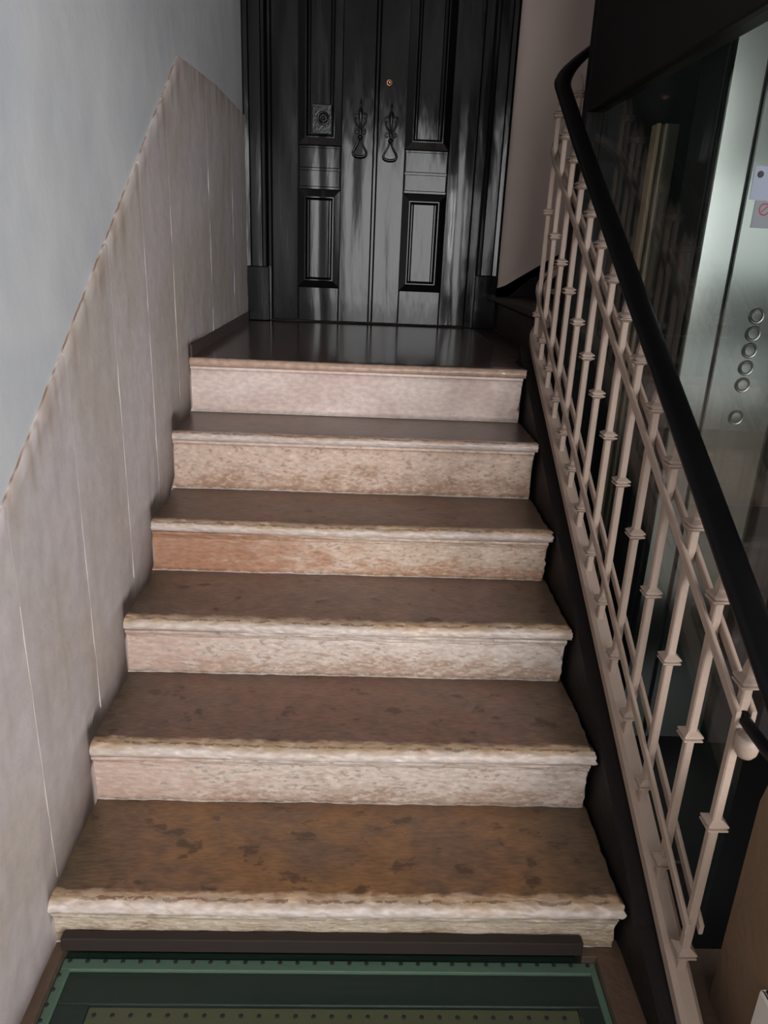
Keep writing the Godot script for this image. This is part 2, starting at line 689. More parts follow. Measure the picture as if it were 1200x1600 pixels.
func pull_plate() -> Soup:
	var s := Soup.new()
	# tapering spine from the pointed tip to the hinge
	s.tube(smooth_path([Vector3(0, 0.125, 0.004), Vector3(0, 0.10, 0.007), Vector3(0, 0.06, 0.009), Vector3(0, 0.0, 0.010), Vector3(0, -0.03, 0.010)]), [0.0015, 0.002, 0.003, 0.004, 0.005, 0.006, 0.006, 0.005, 0.005, 0.006, 0.008, 0.009, 0.009, 0.008, 0.006, 0.005, 0.005, 0.006, 0.007, 0.008, 0.008, 0.007, 0.006, 0.006, 0.006], 8)
	for m in [-1.0, 1.0]:
		s.tube(smooth_path([Vector3(0.004 * m, 0.085, 0.004), Vector3(0.012 * m, 0.066, 0.005), Vector3(0.024 * m, 0.064, 0.006), Vector3(0.030 * m, 0.054, 0.007), Vector3(0.025 * m, 0.045, 0.006), Vector3(0.018 * m, 0.051, 0.006)]), 0.0042, 7)
		s.tube(smooth_path([Vector3(0.026 * m, 0.046, 0.005), Vector3(0.025 * m, 0.030, 0.006), Vector3(0.014 * m, 0.012, 0.007), Vector3(0.003 * m, 0.0, 0.008)]), 0.0040, 7)
		s.tube(smooth_path([Vector3(0.003 * m, 0.002, 0.006), Vector3(0.012 * m, -0.004, 0.006), Vector3(0.022 * m, -0.004, 0.006), Vector3(0.025 * m, -0.014, 0.006), Vector3(0.018 * m, -0.020, 0.006), Vector3(0.013 * m, -0.014, 0.006)]), 0.0038, 7)
	s.lathe([[0.0, 0.0], [0.009, 0.0], [0.009, 0.006], [0.006, 0.010], [0.0, 0.011]], Transform3D(Basis(Vector3.RIGHT, Vector3(0, 0, 1), Vector3(0, -1, 0)), Vector3(0, 0.045, 0.004)), 14)
	return s


func pull_loop() -> Soup:
	var s := Soup.new()
	var pts := [Vector3(0, -0.034, 0.016)]
	for q in [[-0.006, -0.05], [-0.012, -0.066], [-0.024, -0.086], [-0.032, -0.104], [-0.024, -0.117], [0.0, -0.122], [0.024, -0.117], [0.032, -0.104], [0.024, -0.086], [0.012, -0.066], [0.006, -0.05]]:
		pts.append(Vector3(q[0], q[1], 0.020))
	pts.append(Vector3(0, -0.034, 0.016))
	var path := smooth_path(pts, 4)
	var rad := []
	for p in path:
		rad.append(0.0042 + 0.0022 * clampf((-p.y - 0.08) / 0.04, 0.0, 1.0))
	s.tube(path, rad, 8)
	s.lathe([[0.0, 0.0], [0.010, 0.002], [0.012, 0.012], [0.008, 0.020], [0.0, 0.022]], Transform3D(Basis(Vector3.RIGHT, Vector3(0, 0, 1), Vector3(0, -1, 0)), Vector3(0, -0.036, 0.0)), 14)
	return s


func frame_ring(x0: float, x1: float, y0: float, y1: float, z: float, prof: Array) -> Soup:   # mitred moulding: [inset, proud] pairs, closed
	var s := Soup.new()
	var loops := []
	for c in 5:
		var cx := [x0, x1, x1, x0, x0]
		var cy := [y0, y0, y1, y1, y0]
		var dx := [1, -1, -1, 1, 1]
		var dy := [1, 1, -1, -1, 1]
		var l := PackedVector3Array()
		for p in prof:
			l.append(Vector3(cx[c] + dx[c] * p[0], cy[c] + dy[c] * p[0], z + p[1]))
		loops.append(l)
	s.loft(loops, true, true, false)
	return s


func raised_panel(x0: float, x1: float, y0: float, y1: float, z: float) -> Soup:
	var s := Soup.new()
	var loops := []
	for q in [[0.0, -0.012], [0.0, 0.0], [0.006, 0.004], [0.010, 0.004]]:
		loops.append(PackedVector3Array([Vector3(x0 + q[0], y0 + q[0], z + q[1]), Vector3(x1 - q[0], y0 + q[0], z + q[1]), Vector3(x1 - q[0], y1 - q[0], z + q[1]), Vector3(x0 + q[0], y1 - q[0], z + q[1])]))
	s.loft(loops, true, true, true)
	return s


func _ready() -> void:
	noise_a = fnl(3, 3)
	noise_b = fnl(8, 4)
	noise_c = fnl(21, 3)

	# ---- camera, environment, light
	var cam := Camera3D.new()
	cam.name = "camera"
	cam.position = Vector3(0.5893, 1.3984, 1.0814)
	cam.rotation = Vector3(-0.3437, -0.0380, 0.0437)
	cam.fov = 69.2047
	cam.near = 0.03
	add_child(cam)
	cam.current = true
	var we := WorldEnvironment.new()
	we.name = "environment"
	var env := Environment.new()
	env.background_mode = Environment.BG_COLOR
	env.background_color = Color(0.02, 0.022, 0.025)
	env.tonemap_mode = Environment.TONE_MAPPER_LINEAR
	env.tonemap_exposure = 1.0
	env.sdfgi_enabled = true
	env.ssao_enabled = true
	env.ssil_enabled = true
	we.environment = env
	add_child(we)
	var day := AreaLight3D.new()
	day.name = "window_daylight"
	day.area_size = Vector2(1.55, 2.0)
	day.position = Vector3(1.06, 1.58, 3.58)
	day.light_color = Color(1.0, 0.985, 0.97)
	day.light_energy = 3.2
	day.area_range = 14.0
	day.shadow_enabled = true
	add_child(day)

	var side := AreaLight3D.new()  # added light to brighten the left wall; no such source is seen
	side.name = "added_side_light"
	side.area_size = Vector2(2.3, 1.6)
	side.position = Vector3(4.55, 1.85, 2.05)
	side.rotation = Vector3(0, PI / 2, 0)
	side.light_color = Color(0.975, 0.98, 1.0)
	side.light_energy = 5.5
	side.area_range = 14.0
	side.shadow_enabled = true
	add_child(side)
	var mid := AreaLight3D.new()  # added light that lifts the far left wall and upper risers
	mid.name = "added_rear_light"
	mid.area_size = Vector2(0.9, 1.7)
	mid.position = Vector3(2.62, 1.85, 3.58)
	mid.light_color = Color(0.99, 0.985, 0.99)
	mid.light_energy = 12.5
	mid.area_range = 14.0
	mid.shadow_enabled = true
	add_child(mid)
	for q in [[1.665, 0.77, 0.18], [0.43, 0.54, 0.07]]:
		var pl := AreaLight3D.new()  # added weak lights for the bands reflected in the lift panel
		pl.name = "added_pane_light"
		pl.area_size = Vector2(1.04, q[1])
		pl.position = Vector3(3.75, q[0], 3.60)
		pl.light_energy = q[2]
		pl.area_range = 14.0
		pl.shadow_enabled = true
		add_child(pl, true)

	# ---- materials
	var fine := grain(5, 0.02, 5)
	var coarse := grain(6, 0.008, 5)
	var plaster := relief(mat(Color.WHITE, 0.85, 0.0, 0.3), coarse, 0.25, Vector3(1.2, 1.2, 1.2))
	plaster.albedo_texture = ramp(31, 0.004, Color8(184, 187, 190), Color8(200, 200, 200), 4)
	var beige := relief(mat(Color8(236, 214, 203), 0.9, 0.0, 0.3), coarse, 0.2, Vector3(1.2, 1.2, 1.2))
	var dado_m := relief(mat(Color.WHITE, 0.62, 0.0, 0.4), fine, 0.08, Vector3(2.2, 2.2, 2.2))
	dado_m.vertex_color_use_as_albedo = true
	dado_m.albedo_texture = ramp(77, 0.014, Color8(236, 235, 235), Color8(255, 255, 255), 5)
	var filler := mat(Color8(222, 214, 206), 0.7)
	var joint_m := mat(Color8(206, 196, 188), 0.7)
	var ceiling_m := mat(Color8(112, 108, 104), 0.9)
	var dark_wall := mat(Color8(52, 48, 46), 0.9)
	var floor_m := relief(mat(Color8(96, 76, 62), 0.5), fine, 0.2, Vector3(2, 2, 2))
	var black := relief(mat(Color8(15, 15, 16), 0.15, 0.0, 0.5), grain(14, 0.006, 2), 0.5, Vector3(1.5, 0.20, 1.5))
	var strokes := FastNoiseLite.new()
	strokes.seed = 61
	strokes.frequency = 0.03
	strokes.fractal_octaves = 3
	var stroke_im := strokes.get_seamless_image(512, 512)
	stroke_im.bump_map_to_normal_map(2.0)
	black.normal_enabled = true
	black.normal_texture = ImageTexture.create_from_image(stroke_im)
	black.normal_scale = 0.11
	var black_iron := relief(mat(Color8(15, 15, 16), 0.22, 0.0, 0.6), fine, 0.05, Vector3(5, 5, 5))
	var brass := mat(Color8(226, 176, 140), 0.25, 1.0)
	var cream := relief(mat(Color8(164, 144, 130), 0.5, 0.0, 0.45), fine, 0.06, Vector3(8, 8, 8))
	var hand_m := mat(Color8(9, 9, 10), 0.36, 0.0, 0.3)
	var string_m := relief(mat(Color8(30, 26, 24), 0.6, 0.0, 0.35), fine, 0.1, Vector3(4, 4, 4))
	var lift_dark := mat(Color8(22, 18, 16), 0.55, 0.0, 0.4)
	var lift_black := mat(Color8(16, 17, 16), 0.5, 0.0, 0.4)
	var steel := mat(Color8(126, 133, 127), 0.15, 1.0)
	var steel_rim := mat(Color8(84, 86, 82), 0.3, 1.0)
	var glass := mat(Color(0.3, 0.4, 0.36, 0.04), 0.02, 0.0, 0.34)
	glass.transparency = BaseMaterial3D.TRANSPARENCY_ALPHA
	var floor_glass := mat(Color(0.35, 0.55, 0.45, 0.03), 0.05, 0.0, 0.20)
	floor_glass.transparency = BaseMaterial3D.TRANSPARENCY_ALPHA
	var lit := mat(Color8(235, 238, 240), 0.6)
	lit.emission_enabled = true
	lit.emission = Color(0.95, 0.98, 1.0)
	lit.emission_energy_multiplier = 2.0

	# ---- the room: left wall with its stone dado
	var wl := boxed("wall_left", Vector3(-0.2, -0.3, 3.6), Vector3(0.0, 3.3, -2.98), plaster)
	structure(wl, "painted stairwell wall on the left with pale upper plaster and grey stone dado", "wall")
	var cuts := [1.30, 0.92, 0.55, 0.22, -0.09, -0.40, -0.71, -1.00, -1.30, -1.89, -2.40, -2.79]
	for i in cuts.size() - 1:
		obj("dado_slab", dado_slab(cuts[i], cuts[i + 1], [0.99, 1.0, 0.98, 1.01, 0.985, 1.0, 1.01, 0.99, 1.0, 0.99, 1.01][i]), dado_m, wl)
		if i > 2:
			var s := Soup.new()
			var z: float = cuts[i]
			s.box(Vector3(0.002, nosing_line(z) - 0.02, z - 0.0014), Vector3(0.0098, dado_top(z) - 0.16 - 0.12 * absf(sin(i * 2.3)), z + 0.0014), 0.0004)
			obj("joint_strip", s, joint_m, wl)
	var bb := boxed("stain_strip_left", Vector3(0.004, 1.0, -1.475), Vector3(0.014, 1.062, -2.78), mat(Color8(78, 64, 58), 0.6), self, 0.004)  # thin strip standing for a soft dark stain on the wall
	structure(bb, "low brown strip in place of a dark stain along the left wall of the top landing", "baseboard")

	# back wall with the door opening, then the rest of the shell
	var wb := Soup.new()
	wb.box(Vector3(-0.2, 0.6, BACK_Z), Vector3(0.03, 3.3, BACK_Z - 0.18), 0.001)
	wb.box(Vector3(1.23, 0.6, BACK_Z + 0.03), Vector3(4.6, 3.3, BACK_Z - 0.18), 0.001)
	wb.box(Vector3(0.03, 3.02, BACK_Z), Vector3(1.23, 3.3, BACK_Z - 0.18), 0.001)
	wb.box(Vector3(0.03, 0.6, BACK_Z - 0.12), Vector3(1.23, 3.02, BACK_Z - 0.18), 0.001)
	structure(obj("wall_back", wb, beige), "dim beige plaster wall beside and behind the black double door", "wall")
	var fl := Soup.new()
	fl.box(Vector3(-0.2, -0.2, 3.6), Vector3(0.03, FLOOR_Y, -0.05), 0.001)
	fl.box(Vector3(0.03, -0.2, 3.6), Vector3(1.105, FLOOR_Y, 1.12), 0.001)
	fl.box(Vector3(1.105, -0.2, 3.6), Vector3(4.6, FLOOR_Y, -0.05), 0.001)
	fl.box(Vector3(0.03, -0.3, 1.12), Vector3(1.105, -0.2, -0.07), 0.001)
	fl.box(Vector3(1.076, -0.2, -0.07), Vector3(1.16, FLOOR_Y - 0.001, -0.0285), 0.001)
	structure(obj("floor", fl, floor_m), "worn brown stone floor round the glass floor panel", "floor")
	structure(boxed("ceiling", Vector3(-0.2, 3.3, 3.8), Vector3(4.8, 3.5, -3.1), ceiling_m), "grey stairwell ceiling above", "ceiling")
	var wq := Soup.new()
	wq.box(Vector3(4.6, -0.3, 0.85), Vector3(4.8, 3.3, -3.1), 0.001)
	wq.box(Vector3(4.6, -0.3, 3.8), Vector3(4.8, 3.3, 3.25), 0.001)
	wq.box(Vector3(4.6, -0.3, 3.25), Vector3(4.8, 1.0, 0.85), 0.001)
	wq.box(Vector3(4.6, 2.7, 3.25), Vector3(4.8, 3.3, 0.85), 0.001)
	structure(obj("wall_right", wq, ceiling_m), "plaster wall beyond the lift on the right", "wall")
	var wr := Soup.new()
	wr.box(Vector3(-0.2, -0.3, 3.6), Vector3(0.2, 3.3, 3.8), 0.001)
	wr.box(Vector3(1.92, -0.3, 3.6), Vector3(2.14, 3.3, 3.8), 0.001)
	wr.box(Vector3(3.10, -0.3, 3.6), Vector3(3.15, 3.3, 3.8), 0.001)
	wr.box(Vector3(2.14, -0.3, 3.6), Vector3(3.10, 0.94, 3.8), 0.001)
	wr.box(Vector3(2.14, 2.76, 3.6), Vector3(3.10, 3.3, 3.8), 0.001)
	wr.box(Vector3(4.35, -0.3, 3.6), Vector3(4.8, 3.3, 3.8), 0.001)
	wr.box(Vector3(3.15, 2.3, 3.6), Vector3(4.35, 3.3, 3.8), 0.001)
	wr.box(Vector3(0.2, -0.3, 3.6), Vector3(1.92, 0.46, 3.8), 0.001)
	wr.box(Vector3(0.2, 2.70, 3.6), Vector3(1.92, 3.3, 3.8), 0.001)
	structure(obj("wall_rear", wr, ceiling_m), "entrance wall behind the viewer with the daylight window", "wall")
	var wi := group_node("window_1")
	structure(wi, "tall frosted daylight window in the entrance wall behind the viewer", "window")
	for x in [0.2, 1.03, 1.86]:
		boxed("window_frame", Vector3(x, 0.46, 3.62), Vector3(x + 0.06, 2.70, 3.70), dark_wall, wi)
	for x in [0.26, 1.09]:
		boxed("window_frame", Vector3(x, 0.46, 3.62), Vector3(x + 0.77, 0.52, 3.70), dark_wall, wi)
		boxed("window_frame", Vector3(x, 2.64, 3.62), Vector3(x + 0.77, 2.70, 3.70), dark_wall, wi)
		boxed("pane", Vector3(x, 0.52, 3.655), Vector3(x + 0.77, 2.64, 3.665), lit, wi, 0.001)
	var w3 := group_node("window_3")  # added window, unseen, goes with the extra rear light
	structure(w3, "added glowing window, unseen, between the tall window and the added glazed door", "window")
	for x in [2.14, 3.04]:
		boxed("window_frame", Vector3(x, 0.94, 3.62), Vector3(x + 0.06, 2.76, 3.70), dark_wall, w3)
	for y in [0.94, 2.70]:
		boxed("window_frame", Vector3(2.20, y, 3.62), Vector3(3.04, y + 0.06, 3.70), dark_wall, w3)
	boxed("pane", Vector3(2.20, 1.0, 3.655), Vector3(3.04, 2.70, 3.665), lit, w3, 0.001)
	var w2 := group_node("window_2")  # added window, unseen, goes with the extra side light
	structure(w2, "added wide glowing window in the far right wall, unseen, to brighten the left wall", "window")
	for z in [0.85, 2.02, 3.19]:
		boxed("window_frame", Vector3(4.64, 1.0, z), Vector3(4.72, 2.7, z + 0.06), dark_wall, w2)
	for y in [1.0, 2.64]:
		boxed("window_frame", Vector3(4.64, y, 0.91), Vector3(4.72, y + 0.06, 3.19), dark_wall, w2)
	for z in [0.91, 2.08]:
		boxed("pane", Vector3(4.675, 1.06, z), Vector3(4.685, 2.64, z + 1.11), lit, w2, 0.001)
	var ed := group_node("door_2")  # added door, unseen; panes placed for bright bands in the lift steel
	structure(ed, "added glazed door with glowing panes, unseen behind the viewer, for the lift panel reflections", "door")
	boxed("door_panel", Vector3(3.15, 0.0, 3.62), Vector3(4.35, 0.16, 3.68), dark_wall, ed)
	boxed("door_panel", Vector3(3.15, 0.70, 3.62), Vector3(4.35, 1.28, 3.68), dark_wall, ed)
	boxed("door_panel", Vector3(3.15, 2.05, 3.62), Vector3(4.35, 2.30, 3.68), dark_wall, ed)
	for x in [3.15, 4.27]:
		boxed("door_stile", Vector3(x, 0.16, 3.62), Vector3(x + 0.08, 2.05, 3.68), dark_wall, ed)
	var lit_low := lit.duplicate()
	lit_low.emission_energy_multiplier = 0.28
	boxed("pane", Vector3(3.23, 0.16, 3.645), Vector3(4.27, 0.70, 3.655), lit_low, ed, 0.001)
	boxed("pane", Vector3(3.23, 1.28, 3.645), Vector3(4.27, 2.05, 3.655), lit_low, ed, 0.001)

	# ---- the stone steps
	var step_label := [
		"bottom stone step with golden brown spotted tread, rising from the glass floor",
		"second stone step up with chipped pale nosing and brown tread",
		"third stone step up, its tread front darkly scuffed on the left",
		"fourth stone step up with rust-orange stain on the left of its riser",
		"fifth stone step up with crisp rounded nosing and narrow smooth tread, just below the landing"]
	for k in 5:
		var st := group_node("stone_step")
		tag(st, step_label[k], "step", "stone steps of the flight")
		var rm := riser_material(k)
		obj("tread", tread_shape(k), tread_material(k), st)
		obj("riser", riser_shape(k), rm, st)
		obj("fillet", fillet_shape(k), rm, st)
	var land := group_node("stone_landing")
	tag(land, "polished dark stone landing with pale pink riser in front of the black door", "landing")
	var lm := tread_material(5)
	obj("landing_slab", tread_shape(5), lm, land)
	var r5 := riser_material(5)
	obj("riser", riser_shape(5), r5, land)
	obj("fillet", fillet_shape(5), r5, land)
	var shaded_stone := relief(mat(Color8(52, 40, 34), 0.5), fine, 0.05, Vector3(2, 2, 2))  # same stone, with the shade behind the lift darkened into its colour
	boxed("side_slab", Vector3(1.152, 0.985, -1.74), Vector3(1.2615, TOP[5], BACK_Z + 0.031), shaded_stone, land, 0.001)
	boxed("dark_upstand", Vector3(0.028, FLOOR_Y + 0.001, -0.0500), Vector3(1.075, FLOOR_Y + 0.034, -0.028), mat(Color8(44, 34, 28), 0.8), self, 0.002)
	tag(get_node("dark_upstand"), "dark brown upstand strip at the foot of the bottom stone step", "strip")

	# the next flight, rising to the right behind the lift
	var up_label := ["first shade-darkened step of the upper flight beside the door", "second shade-darkened step of the upper flight, behind the railing end", "third shade-darkened step of the upper flight, behind the lift post"]
	for k in 3:
		var us := group_node("upper_step")
		tag(us, up_label[k], "step", "shade-darkened steps of the upper flight")
		var x0 := 1.262 + 0.285 * k
		var y0 := TOP[5] + 0.163 * k
		boxed("tread", Vector3(x0 - 0.018, y0 + 0.163 - 0.032, -1.79), Vector3(x0 + 0.266, y0 + 0.163, BACK_Z + 0.032), shaded_stone, us, 0.012)
		boxed("riser", Vector3(x0, y0 + 0.001, -1.795), Vector3(x0 + 0.284, y0 + 0.130, BACK_Z + 0.032), shaded_stone, us, 0.002)
	var sk := Soup.new()
	sk.prism(PackedVector2Array([Vector2(1.235, 1.0), Vector2(2.2, 1.55), Vector2(2.2, 1.80), Vector2(1.262, 1.212), Vector2(1.235, 1.212)]), Transform3D(Basis(), Vector3(0, 0, BACK_Z + 0.032)), 0.014)
	structure(obj("baseboard_back", sk, mat(Color8(20, 16, 15), 0.6)), "black skirting rising with the upper flight along the beige wall", "baseboard")

	build_door(black, black_iron, brass)
	build_railing(cream, hand_m)
	build_lift(lift_dark, lift_black, steel, steel_rim, glass)

	# black string between the steps and the railing
	var sg := Soup.new()
	var l0 := PackedVector3Array()
	var l1 := PackedVector3Array()
	var outline := []
	for s in [0.05, 0.3, 1.0, 1.6, 1.95]:
		outline.append(Vector2(0.30 - s, maxf(bottom_rail(s) - 0.032, 0.06)))
	for s in [1.95, 1.6, 1.0, 0.6, 0.05]:
		outline.append(Vector2(0.30 - s, maxf(bottom_rail(s) - 0.40, -0.1)))
	for p in outline:
		l0.append(Vector3(1.160, p.y, p.x))
		l1.append(Vector3(1.238, p.y, p.x))
	sg.loft([l0, l1], true, false, true)
	tag(obj("stair_string", sg, string_m), "black painted sloping string between the stone step ends and the iron railing", "stringer")

	# glass floor panel
	var gf := group_node("glass_floor_panel", self, Vector3(0, 0, 0))
	tag(gf, "green glass floor panel with rows of dark studs at the stair foot", "floor panel")
	var ledge := mat(Color8(92, 116, 98), 0.6)
	var beam := mat(Color8(22, 30, 28), 0.5)
	var under := mat(Color8(86, 84, 58), 0.8)
	var gl := Soup.new()
	gl.box(Vector3(0.032, 0.020, -0.028), Vector3(1.103, 0.032, -0.005), 0.001)
	gl.box(Vector3(0.032, 0.020, -0.005), Vector3(0.050, 0.032, 1.11), 0.001)
	gl.box(Vector3(1.090, 0.020, -0.005), Vector3(1.103, 0.032, 1.11), 0.001)
	obj("ledge", gl, ledge, gf)
	var gb := Soup.new()
	gb.box(Vector3(0.050, 0.0, -0.004), Vector3(1.090, 0.026, 0.062), 0.002)
	gb.box(Vector3(0.050, 0.0, 0.062), Vector3(0.110, 0.026, 1.1), 0.002)
	gb.box(Vector3(1.046, 0.0, 0.062), Vector3(1.090, 0.026, 1.1), 0.002)
	obj("support_beam", gb, beam, gf)
	boxed("lower_board", Vector3(0.111, -0.02, 0.063), Vector3(1.045, 0.020, 1.1), under, gf, 0.001)
	boxed("glass_pane", Vector3(0.032, 0.038, -0.028), Vector3(1.103, FLOOR_Y, 1.11), floor_glass, gf, 0.001)
	var stud := Soup.new()
	stud.lathe([[0.0045, 0.0], [0.0045, 0.0012], [0.003, 0.0018], [0.0, 0.0018]], Transform3D(), 10)
	var stud_mesh := stud.mesh()
	stud_mesh.surface_set_material(0, mat(Color8(30, 34, 30), 0.7))
	for i in 31:
		share("stud", stud_mesh, Transform3D(Basis(), Vector3(0.052 + i * 0.0343, FLOOR_Y, -0.008)), gf)
	for i in 28:
		share("stud", stud_mesh, Transform3D(Basis(), Vector3(0.135 + i * 0.0335, FLOOR_Y, 0.101)), gf)
	for i in 5:
		share("stud", stud_mesh, Transform3D(Basis(), Vector3(0.042, FLOOR_Y, 0.022 + i * 0.030)), gf)

	# low brown parapet along the lift, coming towards the viewer
	var pr := Soup.new()
	var loops := []
	for q in [[0.0, 0.0], [0.52, 0.0], [0.575, 0.006], [0.60, 0.020], [0.612, 0.045]]:
		var i: float = q[1]
		loops.append(PackedVector3Array([Vector3(1.302 + i, q[0], 0.055 + i), Vector3(1.46 - i, q[0], 0.055 + i), Vector3(1.46 - i, q[0], 1.6 - i), Vector3(1.302 + i, q[0], 1.6 - i)]))
	pr.loft(loops, true, false, true)
	var pier := group_node("low_parapet")
	tag(pier, "low brown rendered parapet with rounded top beside the foot of the railing", "parapet")
	obj("body", pr, relief(mat(Color8(124, 100, 80), 0.85, 0.0, 0.3), fine, 0.12, Vector3(3, 3, 3)), pier)
	boxed("pale_skirting", Vector3(1.290, FLOOR_Y, 0.19), Vector3(1.303, 0.25, 1.6), filler, pier, 0.006)


# ---------------------------------------------------------------- the double door
func build_door(black: Material, iron: Material, brass: Material) -> void:
	var d := group_node("door_1")
	structure(d, "glossy black painted panelled double door with ornate iron pulls on the landing", "door")
	var zf := -2.83                                # face of the stiles
	var y0: float = TOP[5]
	# architrave: jambs, plinth blocks, head
	for m in 2:
		var jl := Soup.new()
		var a := -0.004 if m == 0 else 1.145
		var b := 0.112 if m == 0 else 1.256
		var n := []
		for q in [[0.0, -0.03], [0.0, 0.030], [0.012, 0.036], [0.030, 0.034], [0.036, 0.026], [0.085, 0.024], [0.092, 0.034], [0.104, 0.034], [0.111, 0.024], [0.111, -0.03]]:
			n.append(q)
		var lo := PackedVector3Array()
		var hi := PackedVector3Array()
		for q in n:
			var x: float = a + q[0] if m == 0 else b - q[0]
			lo.append(Vector3(x, y0 + 0.26, zf + q[1]))
			hi.append(Vector3(x, 3.02, zf + q[1]))
		jl.loft([lo, hi], true, false, true)
		obj("jamb", jl, black, d)
		boxed("plinth_block", Vector3(a - (0.0 if m == 0 else 0.004), y0, zf - 0.03), Vector3(b + (0.006 if m == 0 else 0.0), y0 + 0.262, zf + 0.040), black, d, 0.005)
		boxed("jamb_stop", Vector3(0.110 if m == 0 else 1.104, y0, zf - 0.10), Vector3(0.127 if m == 0 else 1.146, 3.0, zf + 0.004), black, d, 0.003)
	boxed("door_head", Vector3(-0.004, 2.94, zf - 0.10), Vector3(1.256, 3.03, zf + 0.034), black, d, 0.006)
	var mould := [[0.0, -0.012], [0.0, 0.002], [0.004, 0.004], [0.035, 0.012], [0.039, 0.012], [0.042, 0.004], [0.045, -0.010], [0.049, -0.012], [0.049, -0.02]]
	for m in 2:
		var lf := group_node("door_leaf", d)
		var xa := 0.128 if m == 0 else 0.630
		var xb := 0.612 if m == 0 else 1.103
		var pa := 0.257 if m == 0 else 0.764
		var pb := 0.458 if m == 0 else 0.972
		boxed("stile", Vector3(xa, y0 + 0.006, zf - 0.045), Vector3(pa, 2.94, zf), black, lf, 0.004)
		boxed("stile", Vector3(pb, y0 + 0.006, zf - 0.045), Vector3(xb, 2.94, zf), black, lf, 0.004)
		for r in [[y0 + 0.006, 1.190], [1.643, 1.836], [2.80, 2.94]]:
			boxed("rail", Vector3(pa + 0.0008, r[0], zf - 0.045), Vector3(pb - 0.0008, r[1], zf - 0.002), black, lf, 0.003)
		# two nearly flat boards nailed over the lock rail
		for r in [[1.195 + 0.46, 1.728], [1.738, 1.826]]:
			boxed("rail_board", Vector3(pa + 0.004, r[0], zf - 0.004), Vector3(pb - 0.004, r[1], zf + 0.0025), black, lf, 0.004)
		for p in [[1.190, 1.643], [1.836, 2.80]]:
			obj("panel_moulding", frame_ring(pa - 0.004, pb + 0.004, p[0] - 0.002, p[1] + 0.002, zf, mould), black, lf)
			obj("panel", raised_panel(pa + 0.050, pb - 0.050, p[0] + 0.042, p[1] - 0.042, zf - 0.012), black, lf)
			boxed("panel_ground", Vector3(pa, p[0], zf - 0.045), Vector3(pb, p[1], zf - 0.022), black, lf, 0.001)
		var px := 0.547 if m == 0 else 0.692
		var py := 1.915 if m == 0 else 1.905
		obj("pull_plate", pull_plate(), iron, lf).position = Vector3(px, py, zf)
		obj("pull_ring", pull_loop(), iron, lf).position = Vector3(px, py, zf)
		if m == 0:
			boxed("lock_plate", Vector3(0.318, 1.885, zf - 0.012), Vector3(0.412, 2.012, zf - 0.004), iron, lf, 0.004)
			var ro := Soup.new()
			var face := Transform3D(Basis(Vector3.RIGHT, Vector3(0, 0, 1), Vector3(0, -1, 0)), Vector3(0.372, 1.952, zf - 0.006))
			ro.lathe([[0.0, 0.0], [0.029, 0.0], [0.030, 0.006], [0.027, 0.010], [0.022, 0.008], [0.019, 0.003], [0.008, 0.003], [0.006, 0.007], [0.0, 0.008]], face, 28)
			for i in 5:
				var a := TAU * i / 5.0 + 0.3
				ro.tube(PackedVector3Array([face * Vector3(cos(a) * 0.005, 0.005, sin(a) * 0.005), face * Vector3(cos(a) * 0.012, 0.006, sin(a) * 0.012), face * Vector3(cos(a) * 0.021, 0.005, sin(a) * 0.021)]), [0.0035, 0.004, 0.003], 7)
			obj("lock_rosette", ro, iron, lf)
		else:
			var pe := Soup.new()
			pe.lathe([[0.014, -0.002], [0.015, 0.003], [0.013, 0.006], [0.009, 0.006], [0.0075, 0.003], [0.0, 0.0045]], Transform3D(Basis(Vector3.RIGHT, Vector3(0, 0, 1), Vector3(0, -1, 0)), Vector3(0.677, 2.112, zf)), 24)
			obj("peephole", pe, brass, lf).set_meta("label", "round brass peephole")
			boxed("meeting_bead", Vector3(0.612, y0 + 0.006, zf - 0.03), Vector3(0.6295, 2.94, zf - 0.012), black, lf, 0.004)


